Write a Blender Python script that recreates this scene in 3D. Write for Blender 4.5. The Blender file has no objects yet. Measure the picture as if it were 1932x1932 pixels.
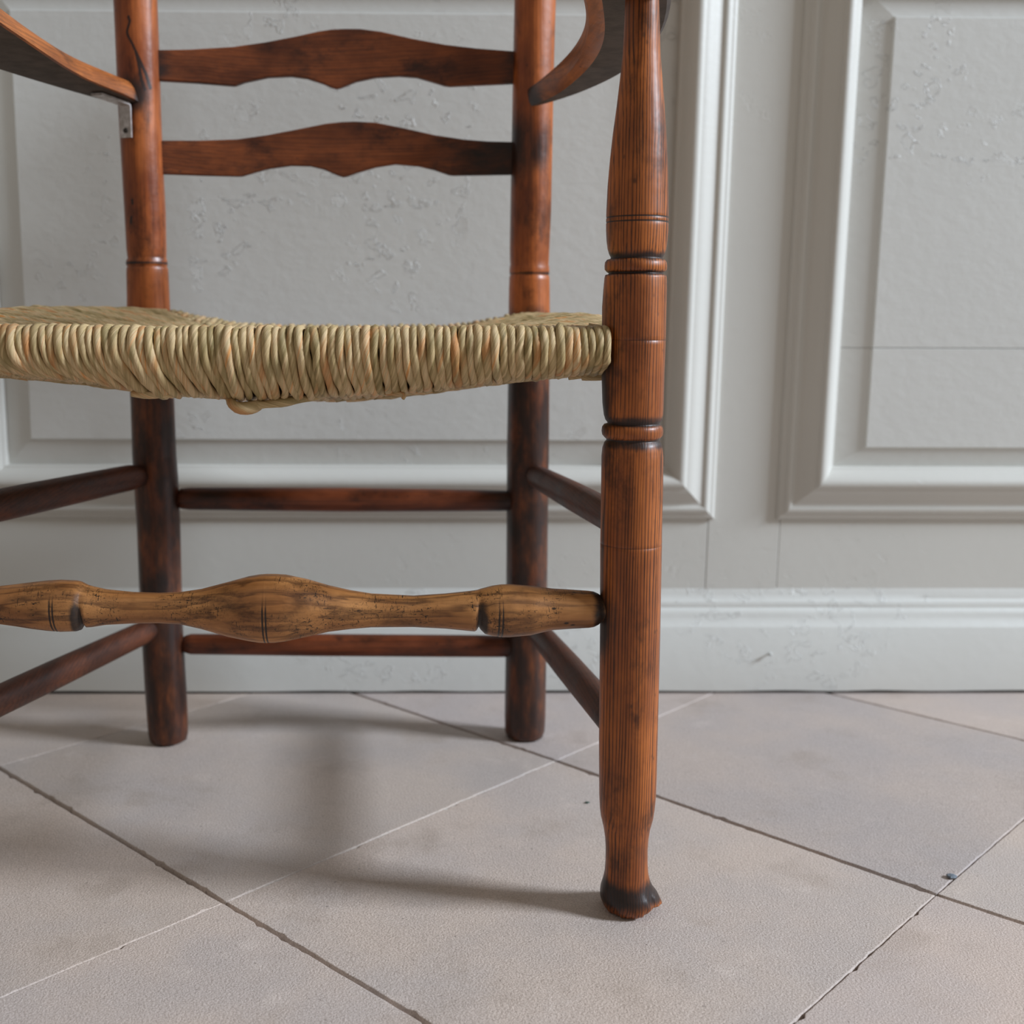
import bpy, math, random
import numpy as np
from mathutils import Matrix, Vector

random.seed(7)
rng = np.random.default_rng(7)
scene = bpy.context.scene
col = scene.collection

# ------------------------------------------------------------------ camera
F_PX, CX, CY = 2190.5, 790.6, 966.0
PITCH, ROLL, YAW = math.radians(9.52), math.radians(0.257), math.radians(0.984)
CAM_H = 0.48
fw = np.array([math.sin(YAW) * math.cos(PITCH), math.cos(YAW) * math.cos(PITCH), -math.sin(PITCH)])
rt = np.cross(fw, [0, 0, 1.0]); rt /= np.linalg.norm(rt)
up = np.cross(rt, fw)
RT = math.cos(ROLL) * rt + math.sin(ROLL) * up
UP = -math.sin(ROLL) * rt + math.cos(ROLL) * up
CPOS = np.array([0, 0, CAM_H])

cam_data = bpy.data.cameras.new('camera')
cam = bpy.data.objects.new('camera', cam_data)
col.objects.link(cam)
m = Matrix.Identity(4)
for i in range(3):
    m[i][0], m[i][1], m[i][2], m[i][3] = RT[i], UP[i], -fw[i], CPOS[i]
cam.matrix_world = m
cam_data.sensor_width = 36.0
cam_data.lens = F_PX / 1932 * 36.0
cam_data.shift_x = (966 - CX) / 1932
cam_data.clip_start = 0.01
cam_data.dof.use_dof = True
cam_data.dof.focus_distance = 0.90
cam_data.dof.aperture_fstop = 5.6
scene.camera = cam

# ------------------------------------------------------------------ light
world = bpy.data.worlds.new('room_light')
scene.world = world
world.use_nodes = True
bg = world.node_tree.nodes['Background']
bg.inputs[0].default_value = (1.0, 0.94, 0.85, 1)
bg.inputs[1].default_value = 0.245


def window_light(name, pos, target, w, h, power, colour):
    l = bpy.data.lights.new(name, 'AREA')
    l.shape = 'RECTANGLE'
    l.size, l.size_y = w, h
    l.energy = power
    l.color = colour
    o = bpy.data.objects.new(name, l)
    col.objects.link(o)
    o.location = pos
    d = Vector(target) - Vector(pos)
    o.rotation_euler = d.to_track_quat('-Z', 'Y').to_euler()
    return o


window_light('window_daylight', (8.00, -0.88, 4.75), (0.0, 1.05, 0.15), 1.75, 1.25, 1020, (0.78, 0.88, 1.0))

scene.view_settings.view_transform = 'Standard'
scene.view_settings.look = 'None'
scene.view_settings.gamma = 1
scene.view_settings.use_curve_mapping = False
scene.view_settings.exposure = 0.26


# ------------------------------------------------------------------ measuring helpers (pixel of the survey photo -> place)
def ray(px, py):
    return fw + RT * (px - CX) / F_PX - UP * (py - CY) / F_PX


def at_z(px, py, z=0.0):
    d = ray(px, py)
    return CPOS + d * (z - CAM_H) / d[2]


def at_y(px, py, Y):
    d = ray(px, py)
    return CPOS + d * Y / d[1]


def depth(P):
    return float((np.asarray(P) - CPOS) @ fw)


# ------------------------------------------------------------------ mesh helpers
def link(name, me, mat, parent=None, kind=None, label=None, category=None, group=None):
    o = bpy.data.objects.new(name, me)
    col.objects.link(o)
    if mat is not None and not me.materials:
        me.materials.append(mat)
    if parent is not None:
        o.parent = parent
    for k, v in (('kind', kind), ('label', label), ('category', category), ('group', group)):
        if v:
            o[k] = v
    return o


def mesh(name, verts, faces, smooth=True, attr=None, uv=None):
    me = bpy.data.meshes.new(name)
    me.from_pydata([tuple(map(float, v)) for v in verts], [], faces)
    me.update()
    if smooth:
        me.polygons.foreach_set('use_smooth', [True] * len(me.polygons))
    if attr is not None:
        a = me.attributes.new('stain_tone', 'FLOAT', 'POINT')
        a.data.foreach_set('value', np.asarray(attr, dtype=np.float32))
    if uv is not None:
        layer = me.uv_layers.new(name='UVMap')
        flat = []
        for f in faces:
            us = [uv[i] for i in f]
            vmax = max(u[1] for u in us)
            for (a, b) in us:
                flat += [a, b + 1.0 if (vmax - b) > 0.5 else b]
        layer.data.foreach_set('uv', flat)
    return me


def grid_faces(n, k, closed=True):
    """n rings of k verts"""
    fs = []
    for i in range(n - 1):
        for j in range(k if closed else k - 1):
            a, b = i * k + j, i * k + (j + 1) % k
            fs.append((a, b, b + k, a + k))
    return fs


def resample(rows, step):
    """rows: array (n,m), first column monotone; linear resample with given step, keeps rows"""
    rows = np.asarray(rows, float)
    out = []
    for a, b in zip(rows[:-1], rows[1:]):
        k = max(1, int(math.ceil(abs(b[0] - a[0]) / step)))
        for i in range(k):
            out.append(a + (b - a) * i / k)
    out.append(rows[-1])
    return np.array(out)


def smoothstep(a, b, x):
    t = np.clip((x - a) / (b - a), 0, 1)
    return t * t * (3 - 2 * t)


# ------------------------------------------------------------------ node helpers
def new_mat(name):
    mt = bpy.data.materials.new(name)
    mt.use_nodes = True
    nt = mt.node_tree
    return mt, nt, nt.nodes['Principled BSDF']


class N:
    def __init__(self, nt):
        self.nt = nt

    def add(self, typ, **kw):
        n = self.nt.nodes.new(typ)
        for k, v in kw.items():
            setattr(n, k, v)
        return n

    def lk(self, a, b):
        self.nt.links.new(a, b)

    def val(self, sock, v):
        if hasattr(v, 'is_output') or isinstance(v, bpy.types.NodeSocket):
            self.lk(v, sock)
        else:
            sock.default_value = v

    def math(self, op, a, b=0.0, c=None, clamp=False):
        n = self.add('ShaderNodeMath', operation=op, use_clamp=clamp)
        self.val(n.inputs[0], a)
        self.val(n.inputs[1], b)
        if c is not None:
            self.val(n.inputs[2], c)
        return n.outputs[0]

    def noise(self, vec, scale, detail=2.0, rough=0.5, dist=0.0):
        n = self.add('ShaderNodeTexNoise')
        self.lk(vec, n.inputs['Vector'])
        n.inputs['Scale'].default_value = scale
        n.inputs['Detail'].default_value = detail
        n.inputs['Roughness'].default_value = rough
        n.inputs['Distortion'].default_value = dist
        return n.outputs['Fac']

    def mapping(self, vec, scale=(1, 1, 1), loc=(0, 0, 0), rot=(0, 0, 0)):
        n = self.add('ShaderNodeMapping')
        self.lk(vec, n.inputs['Vector'])
        n.inputs['Scale'].default_value = scale
        n.inputs['Location'].default_value = loc
        n.inputs['Rotation'].default_value = rot
        return n.outputs[0]

    def ramp(self, fac, stops, interp='LINEAR'):
        n = self.add('ShaderNodeValToRGB')
        n.color_ramp.interpolation = interp
        el = n.color_ramp.elements
        while len(el) < len(stops):
            el.new(0.5)
        for e, (p, c) in zip(el, stops):
            e.position = p
            e.color = (*c, 1) if len(c) == 3 else c
        self.lk(fac, n.inputs[0])
        return n.outputs[0]

    def mix(self, fac, a, b, blend='MIX'):
        n = self.add('ShaderNodeMix', data_type='RGBA', blend_type=blend)
        self.val(n.inputs[0], fac)
        self.val(n.inputs[6], a if not isinstance(a, tuple) else (*a, 1))
        self.val(n.inputs[7], b if not isinstance(b, tuple) else (*b, 1))
        return n.outputs[2]

    def srange(self, x, a, b, lo=0.0, hi=1.0):
        n = self.add('ShaderNodeMapRange', interpolation_type='SMOOTHSTEP')
        self.val(n.inputs[0], x)
        n.inputs[1].default_value, n.inputs[2].default_value = a, b
        n.inputs[3].default_value, n.inputs[4].default_value = lo, hi
        return n.outputs[0]

    def bump(self, height, strength=1.0, dist=0.001, normal=None):
        n = self.add('ShaderNodeBump')
        n.inputs['Strength'].default_value = strength
        n.inputs['Distance'].default_value = dist
        self.lk(height, n.inputs['Height'])
        if normal is not None:
            self.lk(normal, n.inputs['Normal'])
        return n.outputs[0]


def srgb(r, g, b):
    def f(c):
        c /= 255.0
        return c / 12.92 if c <= 0.04045 else ((c + 0.055) / 1.055) ** 2.4
    return (f(r), f(g), f(b))


# ------------------------------------------------------------------ materials
def paint_material(name, base, flake, rough=0.42):
    mt, nt, bs = new_mat(name)
    n = N(nt)
    pos = n.add('ShaderNodeNewGeometry').outputs['Position']
    big = n.noise(pos, 3.0, 3, 0.5)
    c = n.mix(n.srange(big, 0.35, 0.65), tuple(x * 0.965 for x in base), base)
    # brush marks, very faint
    brush = n.noise(n.mapping(pos, (14, 14, 260)), 1.0, 3, 0.6)
    orange = n.noise(pos, 90, 3, 0.55)
    # flaking paint: small lifted chips with crisp rims
    v = n.noise(n.mapping(pos, (1.0, 1.0, 1.25)), 46, 3.5, 0.55, 0.5)
    fl = n.srange(v, 0.600, 0.616)
    rim = n.math('SUBTRACT', n.srange(v, 0.575, 0.600), fl)
    where = n.srange(n.noise(n.mapping(pos, (1, 1, 0.8), (3.1, 0, 1.7)), 6.5, 2.5, 0.55), 0.50, 0.64)
    ripple = n.noise(n.mapping(pos, (1.0, 1.0, 1.6), (0.4, 2.0, 0.9)), 48, 3, 0.6)
    flk = n.math('MULTIPLY', n.math('ADD', n.math('MULTIPLY', fl, -0.7), n.math('MULTIPLY', rim, 0.55)), n.math('MULTIPLY', where, flake))
    flk = n.math('ADD', flk, n.math('MULTIPLY', ripple, 0.42 * flake))
    b1 = n.bump(n.math('ADD', n.math('MULTIPLY', brush, 0.5), orange), 0.35, 0.0005)
    b2 = n.bump(flk, 0.85, 0.0014, b1)
    n.lk(b2, bs.inputs['Normal'])
    n.lk(c, bs.inputs['Base Color'])
    bs.inputs['Roughness'].default_value = rough
    bs.inputs['Specular IOR Level'].default_value = 0.4
    return mt


PAINT = srgb(206, 204, 197)
mat_paint = paint_material('grey_green_panel_paint', PAINT, 0.12)
mat_field = paint_material('flaking_panel_paint', srgb(210, 209, 204), 1.0)
mat_skirt = paint_material('skirting_paint', srgb(213, 213, 208), 0.5, 0.45)

mt, nt, bs = new_mat('gap_shade')
bs.inputs['Base Color'].default_value = (0.02, 0.022, 0.02, 1)
bs.inputs['Roughness'].default_value = 0.9
mat_gap = mt


def stone_material():
    mt, nt, bs = new_mat('worn_limestone')
    n = N(nt)
    pos = n.add('ShaderNodeNewGeometry').outputs['Position']
    rnd = n.add('ShaderNodeObjectInfo').outputs['Random']
    warm, cool = srgb(206, 190, 180), srgb(188, 179, 177)
    base = n.mix(n.srange(n.noise(pos, 5.0, 4, 0.55), 0.36, 0.64), warm, cool)
    # broad stains and paler worn patches
    st = n.srange(n.noise(n.mapping(pos, (1, 1, 1), (5.3, 1.1, 0)), 11, 5, 0.62), 0.53, 0.72)
    base = n.mix(n.math('MULTIPLY', st, 0.55), base, srgb(160, 144, 132))
    pal = n.srange(n.noise(n.mapping(pos, (1, 1, 1), (1.9, 7.1, 0)), 17, 4, 0.6), 0.60, 0.74)
    base = n.mix(n.math('MULTIPLY', pal, 0.7), base, srgb(218, 206, 200))
    # sandy speckle
    sp = n.noise(pos, 750, 2, 0.6)
    base = n.mix(n.srange(sp, 0.34, 0.62, 0.0, 0.9), n.mix(0.5, base, srgb(150, 137, 128)), base)
    base = n.mix(n.srange(sp, 0.2, 0.8, 0.0, 0.42), base, srgb(222, 210, 202))
    dot = n.srange(n.noise(pos, 210, 1, 0.5), 0.74, 0.78)
    base = n.mix(n.math('MULTIPLY', dot, 0.5), base, srgb(110, 100, 94))
    base = n.mix(1.0, base, n.add('ShaderNodeObjectInfo').outputs['Color'], 'MULTIPLY')
    hv = n.math('MULTIPLY_ADD', rnd, 0.06, 0.97)
    hs = n.add('ShaderNodeHueSaturation')
    n.lk(hv, hs.inputs['Value'])
    n.lk(base, hs.inputs['Color'])
    n.lk(hs.outputs[0], bs.inputs['Base Color'])
    h1 = n.bump(n.noise(pos, 520, 3, 0.65), 0.6, 0.0014)
    h2 = n.bump(n.noise(pos, 35, 3, 0.5), 0.25, 0.002, h1)
    n.lk(h2, bs.inputs['Normal'])
    n.lk(n.srange(n.noise(pos, 8, 3, 0.5), 0.3, 0.7, 0.42, 0.62), bs.inputs['Roughness'])
    bs.inputs['Specular IOR Level'].default_value = 0.3
    return mt


mat_stone = stone_material()


def flat_noise_material(name, a, b, scale, rough=0.9, bumpd=0.001, bscale=400, metallic=0.0):
    mt, nt, bs = new_mat(name)
    n = N(nt)
    pos = n.add('ShaderNodeNewGeometry').outputs['Position']
    n.lk(n.mix(n.srange(n.noise(pos, scale, 4, 0.6), 0.3, 0.7), a, b), bs.inputs['Base Color'])
    n.lk(n.bump(n.noise(pos, bscale, 3, 0.6), 0.6, bumpd), bs.inputs['Normal'])
    bs.inputs['Roughness'].default_value = rough
    bs.inputs['Metallic'].default_value = metallic
    return mt


mat_dirt = flat_noise_material('joint_dirt', srgb(78, 66, 52), srgb(118, 102, 80), 90)
mat_mortar = flat_noise_material('pale_mortar', srgb(172, 164, 155), srgb(200, 193, 185), 120)
mat_steel = flat_noise_material('dull_steel', srgb(172, 164, 160), srgb(214, 208, 208), 160, 0.36, 0.0002, 600, 0.55)
mat_screw = flat_noise_material('screw_rust', srgb(58, 48, 38), srgb(30, 25, 20), 300, 0.6)
mat_chip = flat_noise_material('slate_chip', srgb(96, 106, 116), srgb(120, 128, 136), 300, 0.7)
mat_green = flat_noise_material('green_speck', srgb(28, 62, 52), srgb(40, 80, 66), 300, 0.5)


def wood_material(name, light, mid, dark, axis='Z', centre=(0.05, 0.06), period=0.0022, grain=1.0, rough=0.3,
                  scratch=0.0, mottling=0.5, tilt=0.03, coat=0.25, specks=0.5, bump=0.25, wobble=0.010):
    """growth rings around an axis running along the piece; 'stain' attribute = blackened joints and grooves, and darker lower parts"""
    mt, nt, bs = new_mat(name)
    n = N(nt)
    tc = n.add('ShaderNodeTexCoord').outputs['Object']
    if axis == 'X':      # piece runs along x: bring x to z
        tc = n.mapping(tc, rot=(0, math.radians(90), 0))
    elif axis == 'Y':
        tc = n.mapping(tc, rot=(math.radians(90), 0, 0))
    sep = n.add('ShaderNodeSeparateXYZ')
    n.lk(tc, sep.inputs[0])
    x, y, z = sep.outputs
    wob = n.noise(n.mapping(tc, (1, 1, 0.22)), 16, 3, 0.5)
    xx = n.math('ADD', n.math('ADD', x, centre[0]), n.math('MULTIPLY', z, tilt))
    yy = n.math('ADD', y, centre[1])
    r = n.math('SQRT', n.math('ADD', n.math('MULTIPLY', xx, xx), n.math('MULTIPLY', yy, yy)))
    r = n.math('ADD', r, n.math('MULTIPLY', n.math('SUBTRACT', wob, 0.5), wobble))
    r = n.math('ADD', r, n.math('MULTIPLY', n.noise(n.mapping(tc, (1, 1, 0.02)), 130, 2, 0.5), period * 2.2))
    fr = n.math('FRACT', n.math('DIVIDE', r, period))
    line = n.math('SUBTRACT', 1.0, n.math('MULTIPLY', n.srange(fr, 0.0, 0.42), n.srange(fr, 1.0, 0.80)), clamp=True)
    # pores broken up along the grain
    pore = n.noise(n.mapping(tc, (1, 1, 0.045)), 900, 2, 0.6)
    fib = n.noise(n.mapping(tc, (1, 1, 0.05)), 260, 4, 0.6)
    line = n.math('MULTIPLY', line, n.srange(pore, 0.25, 0.6, 0.45, 1.0))
    line = n.math('MULTIPLY', line, n.srange(n.noise(n.mapping(tc, (1, 1, 0.12)), 75, 2, 0.5), 0.32, 0.62, 0.55, 1.0))
    mott = n.noise(n.mapping(tc, (1, 1, 0.45)), 24, 4, 0.6)
    c = n.mix(n.srange(mott, 0.5 - 0.22, 0.5 + 0.2), mid, light)
    c = n.mix(n.srange(fib, 0.3, 0.7, 0.0, 0.35), c, tuple(a * 0.45 for a in mid))
    c = n.mix(n.math('MULTIPLY', line, grain), c, dark)
    blot = n.srange(n.noise(n.mapping(tc, (1, 1, 0.6), (2.2, 0.4, 1.0)), 30, 5, 0.68), 0.50, 0.74)
    c = n.mix(n.math('MULTIPLY', blot, mottling), c, tuple(a * 0.7 for a in dark))
    # dents and specks
    vor = n.add('ShaderNodeTexVoronoi')
    n.lk(n.mapping(tc, (1, 1, 0.6)), vor.inputs['Vector'])
    vor.inputs['Scale'].default_value = 120
    spk = n.math('MULTIPLY', n.srange(vor.outputs['Distance'], 0.20, 0.08), n.srange(n.noise(tc, 60, 2), 0.52, 0.62))
    c = n.mix(n.math('MULTIPLY', spk, specks), c, (0.012, 0.007, 0.005))
    # scratches across the grain
    if scratch > 0:
        sc1 = n.noise(n.mapping(tc, (260, 60, 900)), 1.0, 2, 0.6, 1.2)
        sc2 = n.noise(n.mapping(tc, (700, 500, 140)), 1.0, 3, 0.6, 1.5)
        s = n.math('MAXIMUM', n.srange(sc1, 0.60, 0.66), n.srange(sc2, 0.58, 0.66))
        s = n.math('MULTIPLY', s, n.srange(n.noise(tc, 30, 2), 0.42, 0.58))
        c = n.mix(n.math('MULTIPLY', s, scratch), c, (0.016, 0.009, 0.005))
    at = n.add('ShaderNodeAttribute', attribute_name='stain_tone').outputs['Fac']
    edge = n.math('SUBTRACT', n.noise(n.mapping(tc, (1, 1, 0.35)), 60, 5, 0.62), 0.5)
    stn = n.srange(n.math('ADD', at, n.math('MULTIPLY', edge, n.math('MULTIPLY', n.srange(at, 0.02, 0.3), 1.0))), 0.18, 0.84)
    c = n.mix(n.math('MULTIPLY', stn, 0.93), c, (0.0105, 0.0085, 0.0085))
    n.lk(c, bs.inputs['Base Color'])
    hb = n.math('ADD', n.math('MULTIPLY', line, -0.6), n.math('MULTIPLY', fib, 0.5))
    n.lk(n.bump(hb, bump, 0.0004, n.bump(n.noise(tc, 70, 2), 0.25, 0.0015)), bs.inputs['Normal'])
    n.lk(n.srange(mott, 0.3, 0.7, rough - 0.05, rough + 0.1), bs.inputs['Roughness'])
    bs.inputs['Specular IOR Level'].default_value = 0.34
    bs.inputs['Coat Weight'].default_value = coat
    bs.inputs['Coat Roughness'].default_value = 0.28
    return mt


mat_leg_f = wood_material('ring_grained_ash', srgb(188, 106, 46), srgb(132, 68, 30), srgb(26, 11, 7), centre=(0.55, 0.16), tilt=0.010,
                          period=0.0023, grain=0.95, rough=0.40, wobble=0.0048, mottling=0.8, coat=0.12)
mat_leg_b = wood_material('red_brown_polished_wood', srgb(192, 106, 50), srgb(128, 62, 30), srgb(44, 19, 11), period=0.003, grain=0.28, rough=0.34, mottling=0.75, coat=0.15)
mat_slat = wood_material('red_brown_slat_wood', srgb(134, 68, 28), srgb(84, 39, 17), srgb(30, 13, 8), axis='X', centre=(0.03, 0.05), period=0.0035, grain=0.4, rough=0.5, mottling=0.85, coat=0.04)
mat_str = wood_material('dark_stretcher_wood', srgb(130, 64, 30), srgb(82, 38, 19), srgb(28, 13, 8), axis='X', period=0.003, grain=0.4, rough=0.42, mottling=0.8, coat=0.08)
mat_side = wood_material('dark_side_stretcher_wood', srgb(104, 56, 33), srgb(64, 34, 22), srgb(25, 14, 10), axis='Y', period=0.003, grain=0.5, rough=0.5, mottling=0.6, coat=0.05)
mat_front = wood_material('worn_tan_stretcher_wood', srgb(186, 130, 76), srgb(144, 92, 50), srgb(58, 31, 18), axis='X', centre=(0.22, 0.86), period=0.0095, grain=0.72, rough=0.4, scratch=1.0, mottling=0.7, coat=0.12, specks=0.95, wobble=0.012)
mat_arm = wood_material('arm_wood', srgb(190, 112, 54), srgb(136, 74, 36), srgb(46, 25, 15), axis='Y', period=0.004, grain=0.4, rough=0.42, mottling=0.5, coat=0.08)


def rush_material(name='twisted_rush', pal=None):
    mt, nt, bs = new_mat(name)
    n = N(nt)
    uv = n.add('ShaderNodeUVMap', uv_map='UVMap').outputs[0]
    rnd = n.add('ShaderNodeObjectInfo').outputs['Random']
    # fibres run helically: shear u with v
    sep = n.add('ShaderNodeSeparateXYZ')
    n.lk(uv, sep.inputs[0])
    u, v = sep.outputs[0], sep.outputs[1]
    hel = n.math('ADD', v, n.math('MULTIPLY', u, -24.0))
    ang = n.math('MULTIPLY', hel, 2 * math.pi)
    ca, sa = n.math('COSINE', ang), n.math('SINE', ang)
    cmb = n.add('ShaderNodeCombineXYZ')
    n.lk(n.math('ADD', ca, n.math('MULTIPLY', rnd, 91.0)), cmb.inputs[0])
    n.lk(sa, cmb.inputs[1])
    n.lk(n.math('MULTIPLY', u, 6.0), cmb.inputs[2])
    fib = n.noise(cmb.outputs[0], 6.5, 4, 0.65)
    leaf = n.noise(cmb.outputs[0], 1.3, 2, 0.5)
    tone = n.noise(n.mapping(cmb.outputs[0], (0.25, 0.25, 3.0), (7, 3, 1)), 1.0, 2, 0.5)
    base = n.ramp(n.math('ADD', n.math('MULTIPLY', leaf, 0.75), n.math('MULTIPLY', rnd, 0.25)),
                  [(0.28, srgb(152, 136, 90)), (0.42, srgb(190, 170, 124)), (0.52, srgb(212, 190, 144)),
                   (0.62, srgb(228, 206, 164)), (0.74, srgb(230, 168, 102))])
    base = n.mix(n.srange(tone, 0.55, 0.72, 0.0, 0.75), base, srgb(214, 148, 88))
    base = n.mix(n.srange(tone, 0.42, 0.30, 0.0, 0.6), base, srgb(146, 136, 90))
    base = n.mix(1.0, base, (0.95, 0.885, 0.84), 'MULTIPLY')
    c = n.mix(n.srange(fib, 0.30, 0.60, 0.45, 0.0), base, srgb(112, 94, 60))
    n.lk(c, bs.inputs['Base Color'])
    n.lk(n.bump(fib, 0.55, 0.0012), bs.inputs['Normal'])
    bs.inputs['Roughness'].default_value = 0.5
    bs.inputs['Specular IOR Level'].default_value = 0.35
    return mt


mat_rush = rush_material()
mat_under = flat_noise_material('shaded_unpolished_underside', srgb(62, 52, 46), srgb(84, 72, 66), 60, 0.7, 0.0005, 300)  # unpolished grey-brown wood, darkened to paint in the shade of the unlit underside
mat_core = flat_noise_material('dark_seat_stuffing', srgb(70, 60, 40), srgb(96, 84, 58), 200)

# ================================================================== FLOOR
J1, J2, J3 = at_z(425, 1702), at_z(1050, 1435), at_z(1767, 1687)
J0 = at_z(-4, 1446)
UVEC = np.array([0.2960, -0.3050, 0])      # along the wide joints, towards the right front
VVEC = np.array([0.3120, 0.3060, 0])       # along the fine joints, towards the right back


def joint_node(i, j):
    known = {(0, 0): J1, (0, 1): J2, (1, 1): J3, (-1, 0): J0}
    if (i, j) in known:
        return known[(i, j)][:2]
    rr = random.Random(i * 131 + j * 17)
    base = J2 + UVEC * i + VVEC * (j - 1) * (1.0 if j < 2 else 1.0)
    if j == 0:
        base = J1 + UVEC * i * 0.985
    return (base + np.array([rr.uniform(-.006, .006), rr.uniform(-.006, .006), 0]))[:2]


def clip_y(poly, ymax):
    out = []
    for k in range(len(poly)):
        a, b = poly[k], poly[(k + 1) % len(poly)]
        ia, ib = a[1] <= ymax, b[1] <= ymax
        if ia:
            out.append(a)
        if ia != ib:
            t = (ymax - a[1]) / (b[1] - a[1])
            out.append(a + (b - a) * t)
    return out


FLOOR_END = 1.475
fv = [(-3.2, -2.2, -0.009), (3.2, -2.2, -0.009), (3.2, FLOOR_END, -0.009), (-3.2, FLOOR_END, -0.009)]
fv = fv + [(x, y, -0.12) for x, y, _ in fv]
floor_o = link('floor', mesh('floor', fv, [(0, 1, 2, 3), (7, 6, 5, 4), (0, 4, 5, 1), (1, 5, 6, 2), (2, 6, 7, 3), (3, 7, 4, 0)], False), mat_dirt, kind='structure',
               label='pale worn limestone slab floor laid diagonally to the wall')


# each slab has its own tint: lighter and warmer in front, greyer at back
SLAB_TINT = {(-1, 0): (0.90, 0.885, 0.86), (0, 1): (0.83, 0.815, 0.81), (-1, 1): (0.88, 0.87, 0.88), (0, 0): (1.0, 0.965, 0.925), (0, -1): (1.0, 0.965, 0.93),
             (-1, -1): (0.97, 0.935, 0.89), (1, 0): (1.02, 0.97, 0.935), (1, 1): (1.0, 0.97, 0.93), (0, 2): (0.95, 0.92, 0.90), (-1, 2): (0.9, 0.88, 0.88)}


def slab(i, j):
    P = [np.array(joint_node(*q)) for q in ((i, j), (i + 1, j), (i + 1, j + 1), (i, j + 1))]
    # P0->P1 is a wide joint edge (along U), P1->P2 a fine joint edge (along V)
    c = sum(P) / 4
    if not (-1.75 < c[0] < 2.1 and -0.7 < c[1] < 1.85):
        return
    gaps = [0.0013, 0.0005, 0.0026, 0.0005]

    def inset(P, gs):
        Q = []
        lines = []
        for k in range(4):
            a, b = P[k], P[(k + 1) % 4]
            d = (b - a) / np.linalg.norm(b - a)
            nn = np.array([-d[1], d[0]])
            if nn @ (c - a) < 0:
                nn = -nn
            lines.append((a + nn * gs[k], d))
        for k in range(4):
            p, d = lines[k - 1]
            q, e = lines[k]
            t = np.linalg.solve(np.array([d, -e]).T, q - p)
            Q.append(p + d * t[0])
        return Q
    outer = clip_y(inset(P, gaps), FLOOR_END - 0.002)
    if len(outer) < 3:
        return
    rr = np.random.default_rng(abs(i * 977 + j * 57 + 5))
    ring = []
    for k in range(len(outer)):
        a, b = outer[k], outer[(k + 1) % len(outer)]
        L = np.linalg.norm(b - a)
        if L < 1e-4:
            continue
        kk = max(2, int(L / 0.006))
        d = (b - a) / L
        nn = np.array([-d[1], d[0]])
        if nn @ (c - a) < 0:
            nn = -nn
        w = rr.normal(0, 1, kk + 8)
        w = np.convolve(w, np.ones(3) / 3, 'same') * 0.00075
        chip = (rr.random(kk + 8) < 0.05) * rr.uniform(0.0008, 0.0026, kk + 8)
        for q in range(kk):
            taper = min(1.0, min(q, kk - q) / 3)
            ring.append((a + d * L * q / kk + nn * (abs(w[q]) + chip[q]) * taper, nn))
    n = len(ring)
    z0 = rr.uniform(-0.0003, 0.0003)
    tx, ty = rr.uniform(-.0005, .0005, 2)
    hz = lambda p: z0 + tx * (p[0] - c[0]) + ty * (p[1] - c[1])
    vs = [(p[0], p[1], -0.0085) for p, _ in ring]
    vs += [(p[0], p[1], hz(p) - 0.0004) for p, _ in ring]
    in1 = [p + (c - p) / np.linalg.norm(c - p) * 0.0004 for p, _ in ring]
    vs += [(p[0], p[1], hz(p) - 0.00015) for p in in1]
    in2 = [p + (c - p) / np.linalg.norm(c - p) * 0.0010 for p, _ in ring]
    vs += [(p[0], p[1], hz(p)) for p in in2]
    fs = grid_faces(4, n) + [tuple(range(3 * n, 4 * n))]
    # orientation
    area = sum(ring[k][0][0] * ring[(k + 1) % n][0][1] - ring[(k + 1) % n][0][0] * ring[k][0][1] for k in range(n))
    if area < 0:
        fs = [tuple(reversed(f)) for f in fs]
    me = mesh('slab', vs, fs, True)
    me.polygons[len(me.polygons) - 1].use_smooth = False
    so_ = link('slab', me, mat_stone, floor_o)
    so_.color = (*SLAB_TINT.get((i, j), (0.97, 0.94, 0.90)), 1)


for i in range(-6, 7):
    for j in range(-5, 5):
        slab(i, j)


# pale mortar filling the fine joints
def mortar(i, j):
    a, b = np.array(joint_node(i, j)), np.array(joint_node(i, j + 1))
    if not (-1.0 < (a[0] + b[0]) / 2 < 1.4 and 0.2 < (a[1] + b[1]) / 2 < 1.6):
        return
    pl = clip_y([a, b], FLOOR_END - 0.004)
    if len(pl) < 2 or np.linalg.norm(pl[1] - pl[0]) < 0.02:
        return
    a, b = pl[0], pl[1]
    L = np.linalg.norm(b - a)
    d = (b - a) / L
    nn = np.array([-d[1], d[0]])
    k = int(L / 0.005)
    vs = []
    rr = np.random.default_rng(abs(i * 31 + j * 7) + 3)
    for q in range(k + 1):
        p = a + d * (0.006 + (L - 0.012) * q / k)
        wd = 0.0014 + rr.uniform(0, 0.0007)
        zt = -0.0012 + rr.uniform(-0.0009, 0.0006)
        for s, z in ((-1, -0.0088), (-0.9, zt - 0.0003), (0, zt), (0.9, zt - 0.0003), (1, -0.0088)):
            vs.append((*(p + nn * wd * s), z))
    fs = [tuple(reversed(f)) for f in grid_faces(k + 1, 5, False)]
    link('mortar_joint', mesh('mortar', vs, fs, True), mat_mortar, floor_o)


for i, j in ((0, 0), (0, 1), (-1, 0)):
    mortar(i, j)


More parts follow.
